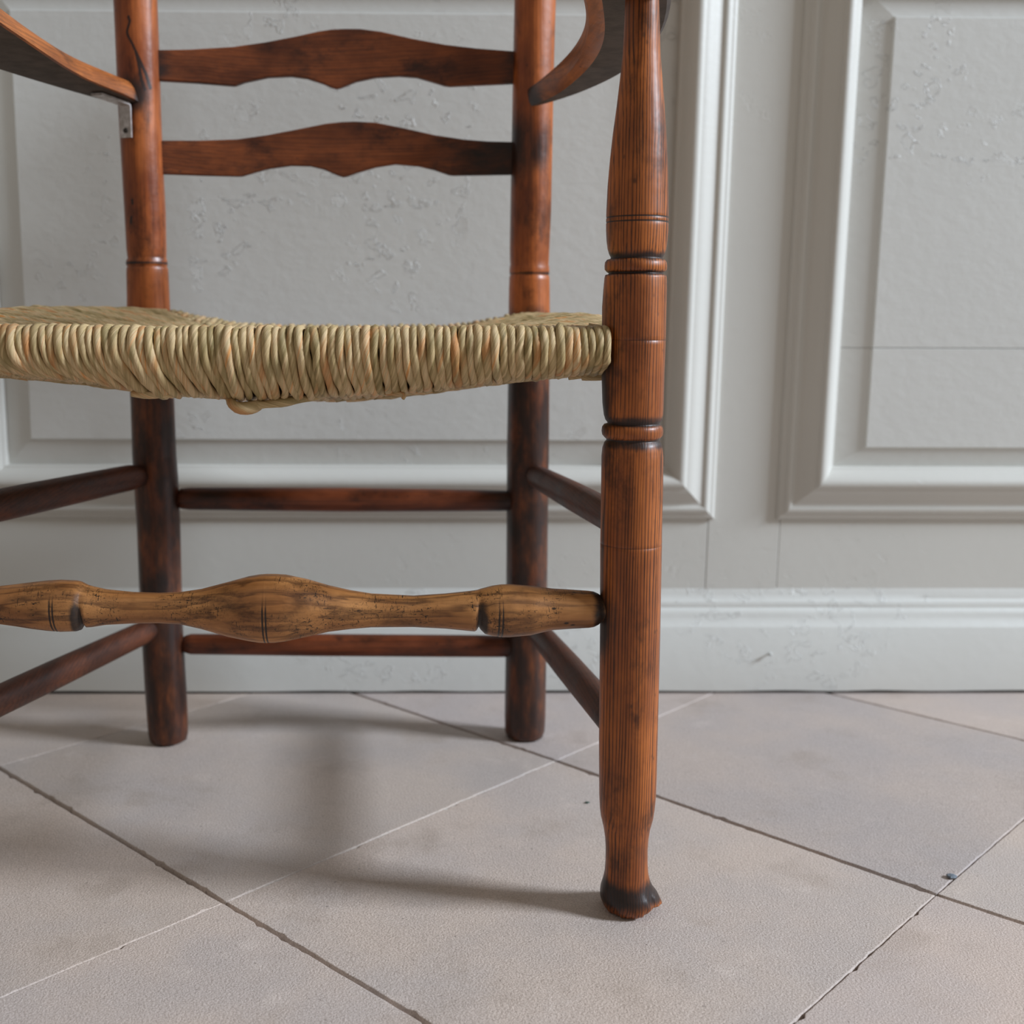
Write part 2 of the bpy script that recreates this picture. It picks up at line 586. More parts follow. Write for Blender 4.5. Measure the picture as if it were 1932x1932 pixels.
# debris on the floor
def lump(name, px, py, size, flat, mat, label, category, seed, elong=1.0):
    rr = np.random.default_rng(seed)
    p = at_z(px, py, 0.0)
    vs, fs = [], []
    nr, k = 5, 9
    for a in range(nr):
        th = math.pi * (a + 0.5) / nr
        for b in range(k):
            ph = 2 * math.pi * b / k
            r = size * rr.uniform(0.8, 1.15)
            vs.append((r * elong * math.sin(th) * math.cos(ph), r * math.sin(th) * math.sin(ph), size * flat * (math.cos(th) + 0.95)))
    fs = [tuple(reversed(f)) for f in grid_faces(nr, k)] + [tuple(range(k)), tuple(reversed(range((nr - 1) * k, nr * k)))]
    o = link(name, mesh(name, vs, fs, False), mat, None, None, label, category)
    o.location = (p[0], p[1], 0.0003)
    return o


lump('stone_chip', 1795, 1657, 0.0040, 0.45, mat_chip, 'small blue-grey stone chip lying on a fine floor joint', 'stone chip', 3, 1.2)
lump('green_speck', 1108, 1515, 0.0020, 0.25, mat_green, 'tiny dark green speck on the slab behind the clawed front leg', 'speck', 5, 1.3)

# ================================================================== PANELLED WALL
YB = 1.441            # face of the skirting
YS = 1.460            # face of stiles and rails
wall_o = link('wall_back', mesh('wall', [(-3.2, 1.474, -0.12), (3.2, 1.474, -0.12), (3.2, 1.474, 2.7), (-3.2, 1.474, 2.7),
                                         (-3.2, 1.60, -0.12), (3.2, 1.60, -0.12), (3.2, 1.60, 2.7), (-3.2, 1.60, 2.7)],
                                [(0, 1, 2, 3), (7, 6, 5, 4), (0, 4, 5, 1), (1, 5, 6, 2), (2, 6, 7, 3), (3, 7, 4, 0)], False), mat_paint, kind='structure',
              label='pale grey-green painted wooden panelled wall')

ZSK = at_y(1400, 1183, YB)[2]                 # top of the plain skirting board
ZSM = at_y(1400, 1103, YS)[2]                 # top of its moulding
Z_OUT = at_y(1500, 979.5, YS)[2]              # lower outer edge of the panel mouldings
X_RO = (at_y(1519, 0, YS)[0] + at_y(1462, 980, YS)[0]) / 2     # right panel, outer left edge
X_LO = (at_y(1390, 0, YS)[0] + at_y(1350, 970, YS)[0]) / 2     # left panel, outer right edge
MW = 0.068
X_LL = at_y(13, 870, YS)[0] - MW              # left panel, outer left edge
Z_FT_L = at_y(650, 23.5, YS - 0.003)[2]       # top of raised fields
Z_FT_R = at_y(1750, 31.5, YS - 0.003)[2]
Z_FB_L = at_y(600, 830, YS - 0.003)[2]
Z_FB_R = at_y(1780, 845, YS - 0.003)[2]
X_FR = (at_y(1692, 33, YS - .003)[0] + at_y(1633, 840, YS - .003)[0]) / 2
X_FL = (at_y(25.6, 194, YS - .003)[0] + at_y(55, 780, YS - .003)[0]) / 2
Z_TOP_L = Z_FT_L + 0.040 + MW
Z_TOP_R = Z_FT_R + 0.040 + MW
X_RR = X_RO + (X_LO - X_LL)                   # right panel as wide as the left one
GAP = 0.00025


def board(name, x0, x1, z0, z1, y0, y1, mat, parent, bev=0.0007):
    """front face at y0, back at y1, front edges rounded"""
    vs, rings = [], [(0, y1), (0, y0 + bev), (bev * .3, y0 + bev * .3), (bev, y0)]
    for ins, y in rings:
        vs += [(x0 + ins, y, z0 + ins), (x1 - ins, y, z0 + ins), (x1 - ins, y, z1 - ins), (x0 + ins, y, z1 - ins)]
    fs = grid_faces(4, 4) + [(12, 13, 14, 15)]
    return link(name, mesh(name, vs, fs, False), mat, parent)


# framing: stile between the panels, bottom rails, top rails, outer stiles
XA = at_y(1333, 1050, YS)[0]
XB = at_y(1468, 1050, YS)[0]
YBK = 1.473
ZR = 1.02
board('stile', XA + GAP, XB - GAP, 0.02, 2.68, YS, YBK, mat_paint, wall_o)
board('bottom_rail', X_LL + 0.004, XA - GAP, 0.02, Z_OUT + 0.02, YS + 0.0002, YBK, mat_paint, wall_o)
board('bottom_rail', XB + GAP, X_RR - 0.004, 0.02, Z_OUT + 0.02, YS + 0.0003, YBK, mat_paint, wall_o)
board('top_rail', X_LL + 0.004, XA - GAP, Z_TOP_L - 0.02, 2.68, YS, YBK, mat_paint, wall_o)
board('top_rail', XB + GAP, X_RR - 0.004, Z_TOP_R - 0.02, 2.68, YS, YBK, mat_paint, wall_o)
board('stile', X_LL - 0.9, X_LL + 0.003, 0.02, 2.68, YS, YBK, mat_paint, wall_o)
board('stile', X_RR - 0.003, X_RR + 0.9, 0.02, 2.68, YS, YBK, mat_paint, wall_o)

# bolection moulding: (distance from the inner edge, height above the stile face)
PROF = [(0.0, -0.0085), (0.0, 0.0045), (0.0012, 0.0062), (0.0026, 0.0064), (0.0042, 0.0085), (0.008, 0.0150), (0.012, 0.0196), (0.016, 0.0222),
        (0.0195, 0.0232), (0.0225, 0.0228), (0.0248, 0.0215), (0.0256, 0.0196), (0.0268, 0.0190), (0.031, 0.0180), (0.0355, 0.0155), (0.040, 0.0122),
        (0.0445, 0.0092), (0.0480, 0.0080), (0.0500, 0.0078), (0.0515, 0.0090), (0.0540, 0.0098), (0.0570, 0.0094), (0.0595, 0.0076), (0.0605, 0.0058),
        (0.0625, 0.0056), (0.0655, 0.0050), (0.0672, 0.0034), (0.068, 0.000)]


def panel(x0, x1, z0, z1, fx0, fx1, fz0, fz1, split=None):
    """outer rect x0..x1,z0..z1 of the moulding; fx/fz the raised field"""
    corners = [(x0, z0, 1, 1), (x1, z0, -1, 1), (x1, z1, -1, -1), (x0, z1, 1, -1)]
    for k in range(4):
        a, b = corners[k], corners[(k + 1) % 4]
        vs = []
        for (cx_, cz_, sx, sz) in (a, b):
            for t, h in PROF:
                ins = MW - t
                vs.append((cx_ + sx * ins, YS - h, cz_ + sz * ins))
        n = len(PROF)
        fs = [(i, i + n, i + n + 1, i + 1) for i in range(n - 1)]
        fs = [tuple(reversed(f)) for f in fs]
        link('panel_moulding', mesh('moulding', vs, fs, True), mat_paint, wall_o)
    # board with sloping margin and square raised field
    ix0, ix1, iz0, iz1 = x0 + MW - 0.004, x1 - MW + 0.004, z0 + MW - 0.004, z1 - MW + 0.004
    parts = [(iz0, iz1, fz0, fz1, True, True)]
    if split:
        parts = [(iz0, split - 0.0003, fz0, split - 0.0003, True, False), (split + 0.0003, iz1, split + 0.0003, fz1, False, True)]
    for (pz0, pz1, qz0, qz1, lo, hi) in parts:
        ym, yq, yf = YS + 0.0085, YS + 0.0012, YS - 0.0016
        rings = [((ix0, ix1, pz0, pz1), YBK), ((ix0, ix1, pz0, pz1), ym), ((fx0 - 0.0006, fx1 + 0.0006, qz0 - (0.0006 if lo else 0), qz1 + (0.0006 if hi else 0)), yq),
                 ((fx0, fx1, qz0, qz1), yf + 0.0006), ((fx0 + 0.0008, fx1 - 0.0008, qz0 + 0.0006, qz1 - 0.0006), yf)]
        vs = []
        for (a, b, c_, d), y in rings:
            vs += [(a, y, c_), (b, y, c_), (b, y, d), (a, y, d)]
        fs = grid_faces(5, 4) + [(16, 17, 18, 19)]
        link('panel_board', mesh('panel_board', vs, fs, False), mat_field, wall_o)


panel(X_LL, X_LO, Z_OUT, Z_TOP_L, X_FL, X_LO - MW - 0.034, Z_FB_L, Z_FT_L)
panel(X_RO, X_RR, Z_OUT, Z_TOP_R, X_FR, X_RR - MW - 0.034, Z_FB_R, Z_FT_R, split=at_y(1770, 657, YS)[2])

# skirting board with its ogee top
zp = lambda py, y: at_y(1500, py, y)[2]
SK = [(YBK, 0.0034), (YB + 0.0006, 0.0034), (YB, 0.0040), (YB, ZSK - 0.001), (YB + 0.0006, ZSK), (YB + 0.0022, ZSK + 0.003), (YB + 0.0052, ZSK + 0.0075),
      (YB + 0.0068, ZSK + 0.0125), (YB + 0.0072, ZSK + 0.0150), (YB + 0.0084, ZSK + 0.0185), (YB + 0.0112, ZSK + 0.0222), (YB + 0.0122, ZSK + 0.0226),
      (YB + 0.0122, ZSK + 0.0252), (YB + 0.0126, ZSK + 0.0285), (YB + 0.0140, ZSK + 0.0318), (YB + 0.0160, ZSK + 0.0335), (YB + 0.0172, ZSK + 0.0400), (YB + 0.0195, ZSK + 0.0475), (YBK, ZSK + 0.0475)]
vs = []
NX = 260
for i in range(NX + 1):
    x = -2.6 + 5.2 * i / NX
    for q, (y, z) in enumerate(SK):
        wob = 0.00030 * math.sin(x * 13 + q) * math.sin(x * 7.1) if 4 <= q <= 16 else 0
        vs.append((x, y + wob, z + (0.0006 * math.sin(x * 31 + 2 * math.sin(x * 11)) if q < 3 else wob)))
sk = link('baseboard_back', mesh('skirting', vs, grid_faces(NX + 1, len(SK), False), True), mat_skirt, kind='structure', label='pale grey painted skirting board with ogee top')
me = sk.data
for q, pl in enumerate(me.polygons):
    if q % (len(SK) - 1) in (0, 1, 2, 3):
        pl.use_smooth = False
bpy.context.view_layer.objects.active = sk
try:
    me.set_sharp_from_angle(angle=math.radians(40))
except Exception:
    pass
board('skirting_gap_shade', -2.6, 2.6, -0.0075, 0.004, YB + 0.0035, YB + 0.006, mat_gap, sk, 0.0002)  # near-black strip, painting in the shade of the gap under the skirting
# nail standing proud of the skirting
pn = at_y(1451, 1233, YB)
nv, k = [], 10
for (yy, r) in ((0.004, 0.0011), (-0.004, 0.0011), (-0.004, 0.0024), (-0.0052, 0.0022), (-0.0056, 0.0012)):
    for b in range(k):
        nv.append((pn[0] + r * math.cos(2 * math.pi * b / k), YB + yy, pn[2] + r * math.sin(2 * math.pi * b / k)))
link('nail', mesh('nail', nv, [tuple(reversed(f)) for f in grid_faces(5, k)] + [tuple(range(4 * k, 5 * k))], True), mat_skirt, sk)

# ================================================================== CHAIR
BASE = np.array([-0.09, 1.08, 0.0])
chair = bpy.data.objects.new('armchair', None)
col.objects.link(chair)
chair.location = BASE
chair['label'] = 'old dark brown wooden ladder-back armchair with woven rush seat'
chair['category'] = 'armchair'


def cpart(name, verts, faces, mat, attr=None, parent=None, smooth=True, uv=None, label=None, kind=None):
    v = np.asarray(verts, float) - BASE
    if attr is None:
        attr = np.zeros(len(v))
    return link(name, mesh(name, v, faces, smooth, attr, uv), mat, parent or chair, label=label, kind=kind)


Y_FL = 0.888
SEG = 56


def rows_from_px(rows, Y):
    """rows (py, left px, right px) -> (z, x centre, radius), z decreasing"""
    out = []
    for py, l, r in rows:
        p = at_y((l + r) / 2, py, Y)
        out.append((p[2], p[0], (r - l) / 2 / F_PX * depth(p)))
    return out


def lathe_vertical(rows, Y, deform=None, stain_tone=None, step=0.004, SEG=56):
    R = resample(rows, step)
    vs, at = [], []
    for z, x, r in R:
        for b in range(SEG):
            a = 2 * math.pi * b / SEG
            p = np.array([x + r * math.cos(a), Y + r * math.sin(a), z])
            if deform:
                p = deform(p, a, z, x, r)
            vs.append(p)
            at.append(stain_tone(p, a, z) if stain_tone else 0.0)
    n = len(R)
    fs = grid_faces(n, SEG)
    if R[0][0] > R[-1][0]:
        fs = [tuple(reversed(f)) for f in fs]
        fs += [tuple(range(SEG)), tuple(reversed(range((n - 1) * SEG, n * SEG)))]
    return vs, fs, at


# ---- front right leg (and its unseen twin on the left)
FR_ROWS = [(-14, 1182, 1242), (0, 1180, 1243), (50, 1178, 1244), (100, 1175.5, 1245.5), (150, 1170, 1249), (200, 1164, 1253), (250, 1157, 1256), (300, 1151.5, 1258.5), (350, 1147, 1259.5),
           (400, 1144.5, 1260), (409, 1144.3, 1260), (411, 1145.2, 1259), (413, 1144.2, 1260), (418, 1144, 1260), (420, 1145, 1259), (422, 1144, 1260), (435, 1144, 1259.8), (455, 1145, 1258), (470, 1147, 1256), (480, 1150, 1253), (486, 1153, 1249.5),
           (488.5, 1152, 1249), (490, 1146, 1253.5), (495, 1142, 1256.5), (502, 1141, 1257.5), (509, 1141.5, 1257), (513, 1145, 1253), (515.5, 1149, 1249.5), (517.5, 1148, 1251), (519, 1142.5, 1255.5),
           (524, 1141, 1256.5), (545, 1139, 1257), (580, 1136.5, 1256), (640, 1136, 1254.8), (641, 1137, 1254), (642, 1136, 1254.8), (700, 1135.2, 1252.5), (760, 1137, 1251), (782, 1139.5, 1250), (792, 1142.5, 1248), (797, 1146.5, 1243.5),
           (799, 1146, 1244), (801, 1140, 1247.5), (806, 1136.5, 1249.5), (813, 1135.4, 1250.4), (820, 1136.5, 1249.5), (825.5, 1141, 1245), (828.5, 1144.5, 1241.5), (831, 1144, 1243), (835, 1140.5, 1246.5), (845, 1137, 1249),
           (862, 1135.2, 1250.5), (920, 1134.6, 1250), (1000, 1133.5, 1248), (1024, 1133, 1247.8), (1025, 1133.8, 1247), (1026, 1133, 1247.8), (1200, 1132.4, 1244.5), (1300, 1131.5, 1242), (1400, 1130.6, 1239.5), (1460, 1130.8, 1238), (1500, 1131, 1236.4),
           (1525, 1132.2, 1234), (1540, 1134, 1231.5), (1560, 1138.8, 1226), (1580, 1142, 1222.8), (1600, 1143, 1221.2), (1625, 1142.8, 1221.2), (1645, 1141.3, 1222.5), (1660, 1137.7, 1226), (1672, 1134, 1232),
           (1682, 1132.5, 1240), (1692, 1132.4, 1245), (1700, 1133, 1247), (1706, 1135, 1247), (1711, 1139, 1244)]
rows_fr = rows_from_px(FR_ROWS, Y_FL)
# close the foot on the floor
zl = rows_fr[-1][0]
rows_fr = [(z - 0.0 if z > 0.02 else z * 1.0, x, r) for z, x, r in rows_fr]
rows_fr = [(max(z, 0.0002), x, r) for z, x, r in rows_fr if z > 0.0004] + [(0.0003, rows_fr[-1][1] - 0.002, 0.0185), (0.0002, rows_fr[-1][1] - 0.002, 0.006)]

Z_RAIL = 0.457
Z_FS = 0.2545


def foot_deform(p, a, z, x, r):
    # worn, broken claw: right front toe chipped away, splintered lower edge
    if z < 0.030:
        da = (a - (-0.55) + math.pi) % (2 * math.pi) - math.pi
        w = math.exp(-(da / 0.75) ** 2)
        low = 1 - smoothstep(0.0, 0.012, z)
        p = p.copy()
        p[2] += w * low * 0.0065
        notch = math.exp(-((da + 0.25) / 0.13) ** 2) * (1 - smoothstep(0.012, 0.024, z))
        rad = np.array([math.cos(a), math.sin(a), 0])
        p -= rad * notch * 0.0035
        p -= rad * 0.0012 * (math.sin(a * 17) * math.sin(a * 7 + 1) + .3) * (1 - smoothstep(0.004, 0.016, z))
        if da < -0.15:
            p -= rad * 0.002 * smoothstep(0.0, 0.3, -da - 0.15) * (1 - smoothstep(0.0, 0.012, z))
    return p


def grooves(z, zs, w, amt):
    return max([amt * math.exp(-((z - g) / w) ** 2) for g in zs] + [0.0])


GZ = [at_y(1195, y, Y_FL)[2] for y in (487, 516, 798, 829)]
GBIG = [at_y(1195, y, Y_FL)[2] for y in (484, 791, 836)]
GFINE = [at_y(1195, y, Y_FL)[2] for y in (411, 420, 641, 1025)]
X_FRL = at_y(1192, 900, Y_FL)[0]


def stain_fr(p, a, z):
    s = grooves(z, GZ, 0.0016, 1.0)
    s = max(s, grooves(z, GBIG, 0.0042, 0.75))
    s = max(s, grooves(z, GFINE[:2], 0.0006, 1.15), grooves(z, GFINE[2:], 0.0005, 0.55))
    left = max(0.0, -math.cos(a + 0.25))
    # stretcher joint and seat rail joint on the inner (left) side
    s = max(s, 1.1 * left * math.exp(-((z - 0.245) / 0.034) ** 2))
    s = max(s, 1.15 * left * math.exp(-((z - 0.448) / 0.020) ** 2))
    s = max(s, 0.9 * max(0, -math.cos(a + .05)) ** 2 * math.exp(-((z - 0.425) / 0.045) ** 2))
    s = max(s, 0.55 * left * math.exp(-((z - 0.40) / 0.05) ** 2))
    # foot
    s = max(s, (0.98 + 0.16 * math.sin(2 * a + 0.6)) * math.exp(-((z - 0.018) / 0.011) ** 2))
    s = max(s, 0.33 * math.exp(-((z - 0.055) / 0.015) ** 2))
    return s


vs, fs, at = lathe_vertical(rows_fr, Y_FL, foot_deform, stain_fr, step=0.003)
leg_fr = cpart('leg', vs, fs, mat_leg_f, at, label='ring-grained turned front leg with beads and worn claw foot')
# the twin leg, just outside the picture
X_FLL = -0.41
dx = X_FLL - X_FRL
vs2 = [(X_FLL - (p[0] - X_FRL), p[1] + 0.006, p[2]) for p in vs]
cpart('leg', vs2, [tuple(reversed(f)) for f in fs], mat_leg_f, at)

# ---- back legs
BL_ROWS = [(-330, 203, 287), (-150, 209, 292), (0, 214.5, 296), (100, 219, 300), (200, 223, 303), (300, 229, 307), (400, 235, 312.5), (470, 239, 314), (482, 240.5, 314), (488, 241.5, 314),
           (491, 239, 315.5), (497, 238, 316.5), (501, 239, 316.2), (503.5, 241, 314.5), (506, 239.3, 317), (515, 239, 318), (560, 240, 320), (600, 240, 322), (680, 243, 325.5), (760, 247, 328.8), (860, 250, 332.5),
           (900, 252.5, 336), (1000, 259, 340), (1100, 262.6, 342), (1200, 267.7, 345.2), (1300, 274, 351), (1360, 278.5, 353.5), (1385, 280.5, 354), (1396, 283, 352), (1401, 290, 345)]
BR_ROWS = [(-330, 975, 1054), (-150, 972, 1051), (0, 970, 1048.8), (100, 968, 1046), (200, 966.5, 1043.6), (300, 964.7, 1041.8), (400, 963, 1039.8), (470, 962, 1036.5), (490, 962.4, 1035.5), (500, 963, 1035),
           (504, 962, 1036), (511, 961.5, 1036.5), (517, 962, 1036), (519.5, 963, 1034.5), (522, 961.5, 1036.5), (545, 960.5, 1037), (600, 959.8, 1037), (700, 959, 1036.4), (860, 956.5, 1035), (1000, 956, 1032.6), (1200, 954.6, 1030.8),
           (1350, 952.5, 1028.6), (1378, 953, 1027.2), (1387, 955.5, 1024), (1390.5, 964, 1013)]


def leg_back(rows, Y, stain_tone, step=0.006, seg=56):
    R = rows_from_px(rows, Y)
    z_last = R[-1][0]
    R = [((z - z_last * (1 - smoothstep(0.0, 0.1, z))), x, r) for z, x, r in R]
    R[-1] = (0.0003, R[-1][1], R[-1][2])
    R = sorted(R, key=lambda q: -q[0])
    R = [(max(z, 0.0003), x, r) for z, x, r in R]

    def facet(p, a, z, x, r):
        # slightly hand-shaved, not a perfect round
        k = 1 + 0.012 * math.cos(6 * a + 4 * z) + 0.006 * math.sin(3 * a + 9 * z)
        return np.array([x + (p[0] - x) * k, Y + (p[1] - Y) * k, z])
    return lathe_vertical(R, Y, facet, stain_tone, step=step, SEG=seg)


Y_BL, Y_BR = 1.272, 1.284


# drying cracks running into the arm joint: (height, offset across the front of the post)
CRACKS = []
for path in ([(243, 30), (246, 42), (240, 60), (242, 68), (250, 82), (257, 98), (262, 120), (267, 150), (274, 172)], [(258, 100), (266, 118), (275, 140), (283, 168)],
             [(249, 376), (250, 385)], [(247, 408), (246, 424)]):
    CRACKS.append([(at_y(a_, b_, Y_BL - 0.02)[2], at_y(a_, b_, Y_BL - 0.02)[0]) for a_, b_ in path])


def stain_tone_bl(p, a, z):
    s = 0.0
    if p[1] < Y_BL:
        for cr in CRACKS:
            zs = [q[0] for q in cr][::-1]
            if zs[0] < z < zs[-1]:
                xc_ = np.interp(z, zs, [q[1] for q in cr][::-1])
                s = max(s, 1.5 * math.exp(-((p[0] - xc_) / 0.0012) ** 2))
    s = max(s, grooves(z, [0.5355], 0.0018, 0.9))
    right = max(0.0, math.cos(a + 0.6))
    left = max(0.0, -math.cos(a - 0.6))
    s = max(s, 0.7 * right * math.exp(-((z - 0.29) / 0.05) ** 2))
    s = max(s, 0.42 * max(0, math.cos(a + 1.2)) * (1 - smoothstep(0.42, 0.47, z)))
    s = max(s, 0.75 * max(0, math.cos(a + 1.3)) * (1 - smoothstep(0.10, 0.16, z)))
    s = max(s, 0.70 * (1 - smoothstep(0.38, 0.54, z)))  # whole post gets darker towards the foot
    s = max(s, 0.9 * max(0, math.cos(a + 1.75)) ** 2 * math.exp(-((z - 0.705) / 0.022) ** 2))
    return s


def stain_tone_br(p, a, z):
    s = grooves(z, [0.5275], 0.0018, 0.9)
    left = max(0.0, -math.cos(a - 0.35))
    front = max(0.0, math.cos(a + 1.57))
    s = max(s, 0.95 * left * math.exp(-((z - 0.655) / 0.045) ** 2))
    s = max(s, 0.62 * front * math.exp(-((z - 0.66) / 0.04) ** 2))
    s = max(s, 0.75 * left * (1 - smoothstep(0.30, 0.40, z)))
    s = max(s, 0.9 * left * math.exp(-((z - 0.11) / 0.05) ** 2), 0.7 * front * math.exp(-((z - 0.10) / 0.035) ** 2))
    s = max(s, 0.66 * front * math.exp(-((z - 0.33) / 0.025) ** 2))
    s = max(s, 0.70 * (1 - smoothstep(0.40, 0.56, z)), 0.40 * math.exp(-((z - 0.6) / 0.05) ** 2))  # darker lower post, plus a darker band higher up
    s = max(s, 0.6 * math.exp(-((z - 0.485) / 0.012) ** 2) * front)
    return s


vs, fs, at = leg_back(BL_ROWS, Y_BL, stain_tone_bl, 0.0022, 120)
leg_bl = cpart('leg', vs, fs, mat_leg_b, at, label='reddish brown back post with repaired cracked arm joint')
vs, fs, at = leg_back(BR_ROWS, Y_BR, stain_tone_br)
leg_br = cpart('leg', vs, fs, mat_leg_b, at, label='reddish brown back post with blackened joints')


def post_x(rows, Y, z):
    R = sorted(rows_from_px(rows, Y))
    return float(np.interp(z, [q[0] for q in R], [q[1] for q in R]))


# ---- generic turned bar between two points, with radius profile
def bar(name, A, B, prof, mat, stain_tone=None, seg=28, sub=60, extra=None, label=None):
    A, B = np.asarray(A, float), np.asarray(B, float)
    d = B - A
    L = np.linalg.norm(d)
    t = d / L
    e1 = np.cross([0, 0, 1.0], t); e1 /= np.linalg.norm(e1)
    e2 = np.cross(t, e1)
    ts = sorted(set(list(np.linspace(0, 1, sub)) + [q[0] for q in prof]))
    vs, at = [], []
    for s in ts:
        r = np.interp(s, [q[0] for q in prof], [q[1] for q in prof])
        off = np.interp(s, [q[0] for q in prof], [q[2] if len(q) > 2 else 0 for q in prof])
        for b in range(seg):
            a = 2 * math.pi * b / seg
            rr_ = r
            if extra:
                rr_ = extra(s, a, r)
            p = A + d * s + (e1 * math.cos(a) + e2 * math.sin(a)) * rr_ + np.array([0, 0, off])
            vs.append(p)
            at.append(stain_tone(s, a) if stain_tone else 0)
    n = len(ts)
    fs = grid_faces(n, seg) + [tuple(reversed(range(seg))), tuple(range((n - 1) * seg, n * seg))]
    return cpart(name, vs, fs, mat, at, label=label)


# ---- back stretchers
def ends(s0, s1, k=0.06):
    return lambda s, a: max(s0 * math.exp(-(s / k) ** 2), s1 * math.exp(-((1 - s) / k) ** 2))


zu, zl_ = at_y(650, 941, 1.278)[2], at_y(650, 1217, 1.278)[2]
zul, zur = at_y(342, 940.5, Y_BL)[2], at_y(957, 945, Y_BR)[2]
zll, zlr = at_y(350, 1215, Y_BL)[2], at_y(957, 1219.5, Y_BR)[2]
bar('back_stretcher', (post_x(BL_ROWS, Y_BL, zul) + 0.012, Y_BL, zul), (post_x(BR_ROWS, Y_BR, zur) - 0.012, Y_BR, zur),
    [(0, .0075), (.028, .0075), (.036, .0112), (.06, .0125), (.3, .0132), (.5, .0136), (.8, .0126), (.95, .0118), (1, .011)], mat_str, lambda s, a: max(0.9 * (1 - smoothstep(0.10, 0.42, s)) * 0.62, 0.7 * math.exp(-((1 - s) / .12) ** 2)))
bar('back_stretcher', (post_x(BL_ROWS, Y_BL, zll) + 0.012, Y_BL, zll), (post_x(BR_ROWS, Y_BR, zlr) - 0.012, Y_BR, zlr),
    [(0, .0075), (.026, .0075), (.034, .0098), (.05, .0116), (.4, .0126), (.8, .0127), (.95, .0125), (1, .012)], mat_str, ends(0.6, 0.75, 0.07))

# ---- side stretchers
ZSU, ZSL = 0.3076, 0.1245
for (nm, A, B, r0, r1) in (
        ('L', at_y(284, 893, Y_BL), at_z(0, 953, at_y(284, 893, Y_BL)[2]), .0138, .0148),
        ('L', at_y(300, 1180, Y_BL), at_z(0, 1321, at_y(300, 1180, Y_BL)[2]), .0128, .0140),
        ('R', at_y(1002, 893, Y_BR), at_z(1132, 958, at_y(1002, 893, Y_BR)[2]), .0125, .0135),
        ('R', at_y(998, 1172, Y_BR), at_z(1130, 1326, at_y(998, 1172, Y_BR)[2]), .0125, .0140)):
    d = (B - A) / (A[1] - B[1])
    B2 = A + d * (A[1] - Y_FL - 0.010)
    if nm == 'R':
        # ends inside the front leg; its fall is found from the point where it passes behind that leg
        pxq, pyq = (1132, 963) if A[2] > 0.2 else (1130, 1326)
        X_END, Y_END = 0.183, Y_FL + 0.008
        t = np.linspace(0, 1, 4001)
        P = np.stack([A[0] + (X_END - A[0]) * t, A[1] + (Y_END - A[1]) * t, np.full_like(t, A[2])], 1)
        dr = ray(pxq, pyq)
        k_ = int(np.argmin(np.abs((P[:, 0] - CPOS[0]) * dr[1] - (P[:, 1] - CPOS[1]) * dr[0])))
        zq = CAM_H + dr[2] * P[k_, 1] / dr[1]
        B2 = np.array([X_END, Y_END, A[2] + (zq - A[2]) / max(t[k_], 0.2)])
        d = (B2 - A) / (A[1] - B2[1])
    bar('side_stretcher', A - d * 0.002, B2, [(0, r0 * .72), (.05, r0 * .8), (.10, r0), (.5, (r0 + r1) / 2 * 1.05), (.9, r1), (1, r1 * .8)], mat_side,
        lambda s, a: 0.85 * math.exp(-(s / .10) ** 2), sub=30)

# ---- front stretcher
FS = [(-330, 1113, 1170), (-230, 1112, 1172), (-150, 1105, 1180), (-60, 1110, 1172), (0, 1105.5, 1177.5), (30, 1102, 1181.5), (60, 1098.3, 1186.3), (90, 1095, 1190), (115, 1093.5, 1192), (145, 1095, 1191), (153, 1097, 1189),
      (158, 1099.5, 1184), (161, 1101, 1182.5), (165, 1103, 1184), (175, 1106, 1183), (200, 1111.5, 1179), (250, 1116.7, 1176.4), (300, 1118.5, 1175.7), (340, 1117, 1177.8), (380, 1111, 1186.6), (430, 1098, 1201), (470, 1087, 1209.4),
      (490, 1083.6, 1212.3), (503, 1082.6, 1213), (520, 1082.6, 1212.3), (540, 1084, 1210), (580, 1092.4, 1201), (620, 1104, 1192), (660, 1113, 1187), (700, 1119.5, 1183.6), (780, 1123.6, 1183), (840, 1119.6, 1186),
      (880, 1115.5, 1190), (895, 1113.6, 1191.4), (899, 1113, 1191), (903, 1112, 1187.5), (907, 1110.5, 1190), (915, 1108.5, 1196), (930, 1104.6, 1200), (945, 1102.5, 1202), (960, 1102, 1202), (1000, 1104.5, 1198.5), (1040, 1110, 1189),
      (1080, 1112.4, 1186), (1110, 1114.5, 1184.5), (1120, 1116, 1183), (1128, 1119.5, 1179), (1134, 1124, 1174), (1150, 1124, 1174)]
RS = []
for px, a_, b_ in FS:
    p = at_y(px, (a_ + b_) / 2, Y_FL)
    RS.append((p[0], p[2], (b_ - a_) / 2 / F_PX * depth(p)))
RS = np.array(RS)
xs = resample(RS, 0.004)
seg = 40
vs, at = [], []
GX = [at_y(px, 1150, Y_FL)[0] for px in (159, 903)]
GF = [at_y(px, 1150, Y_FL)[0] for px in (107, 113, 502, 508, 938.5, 945.5)]
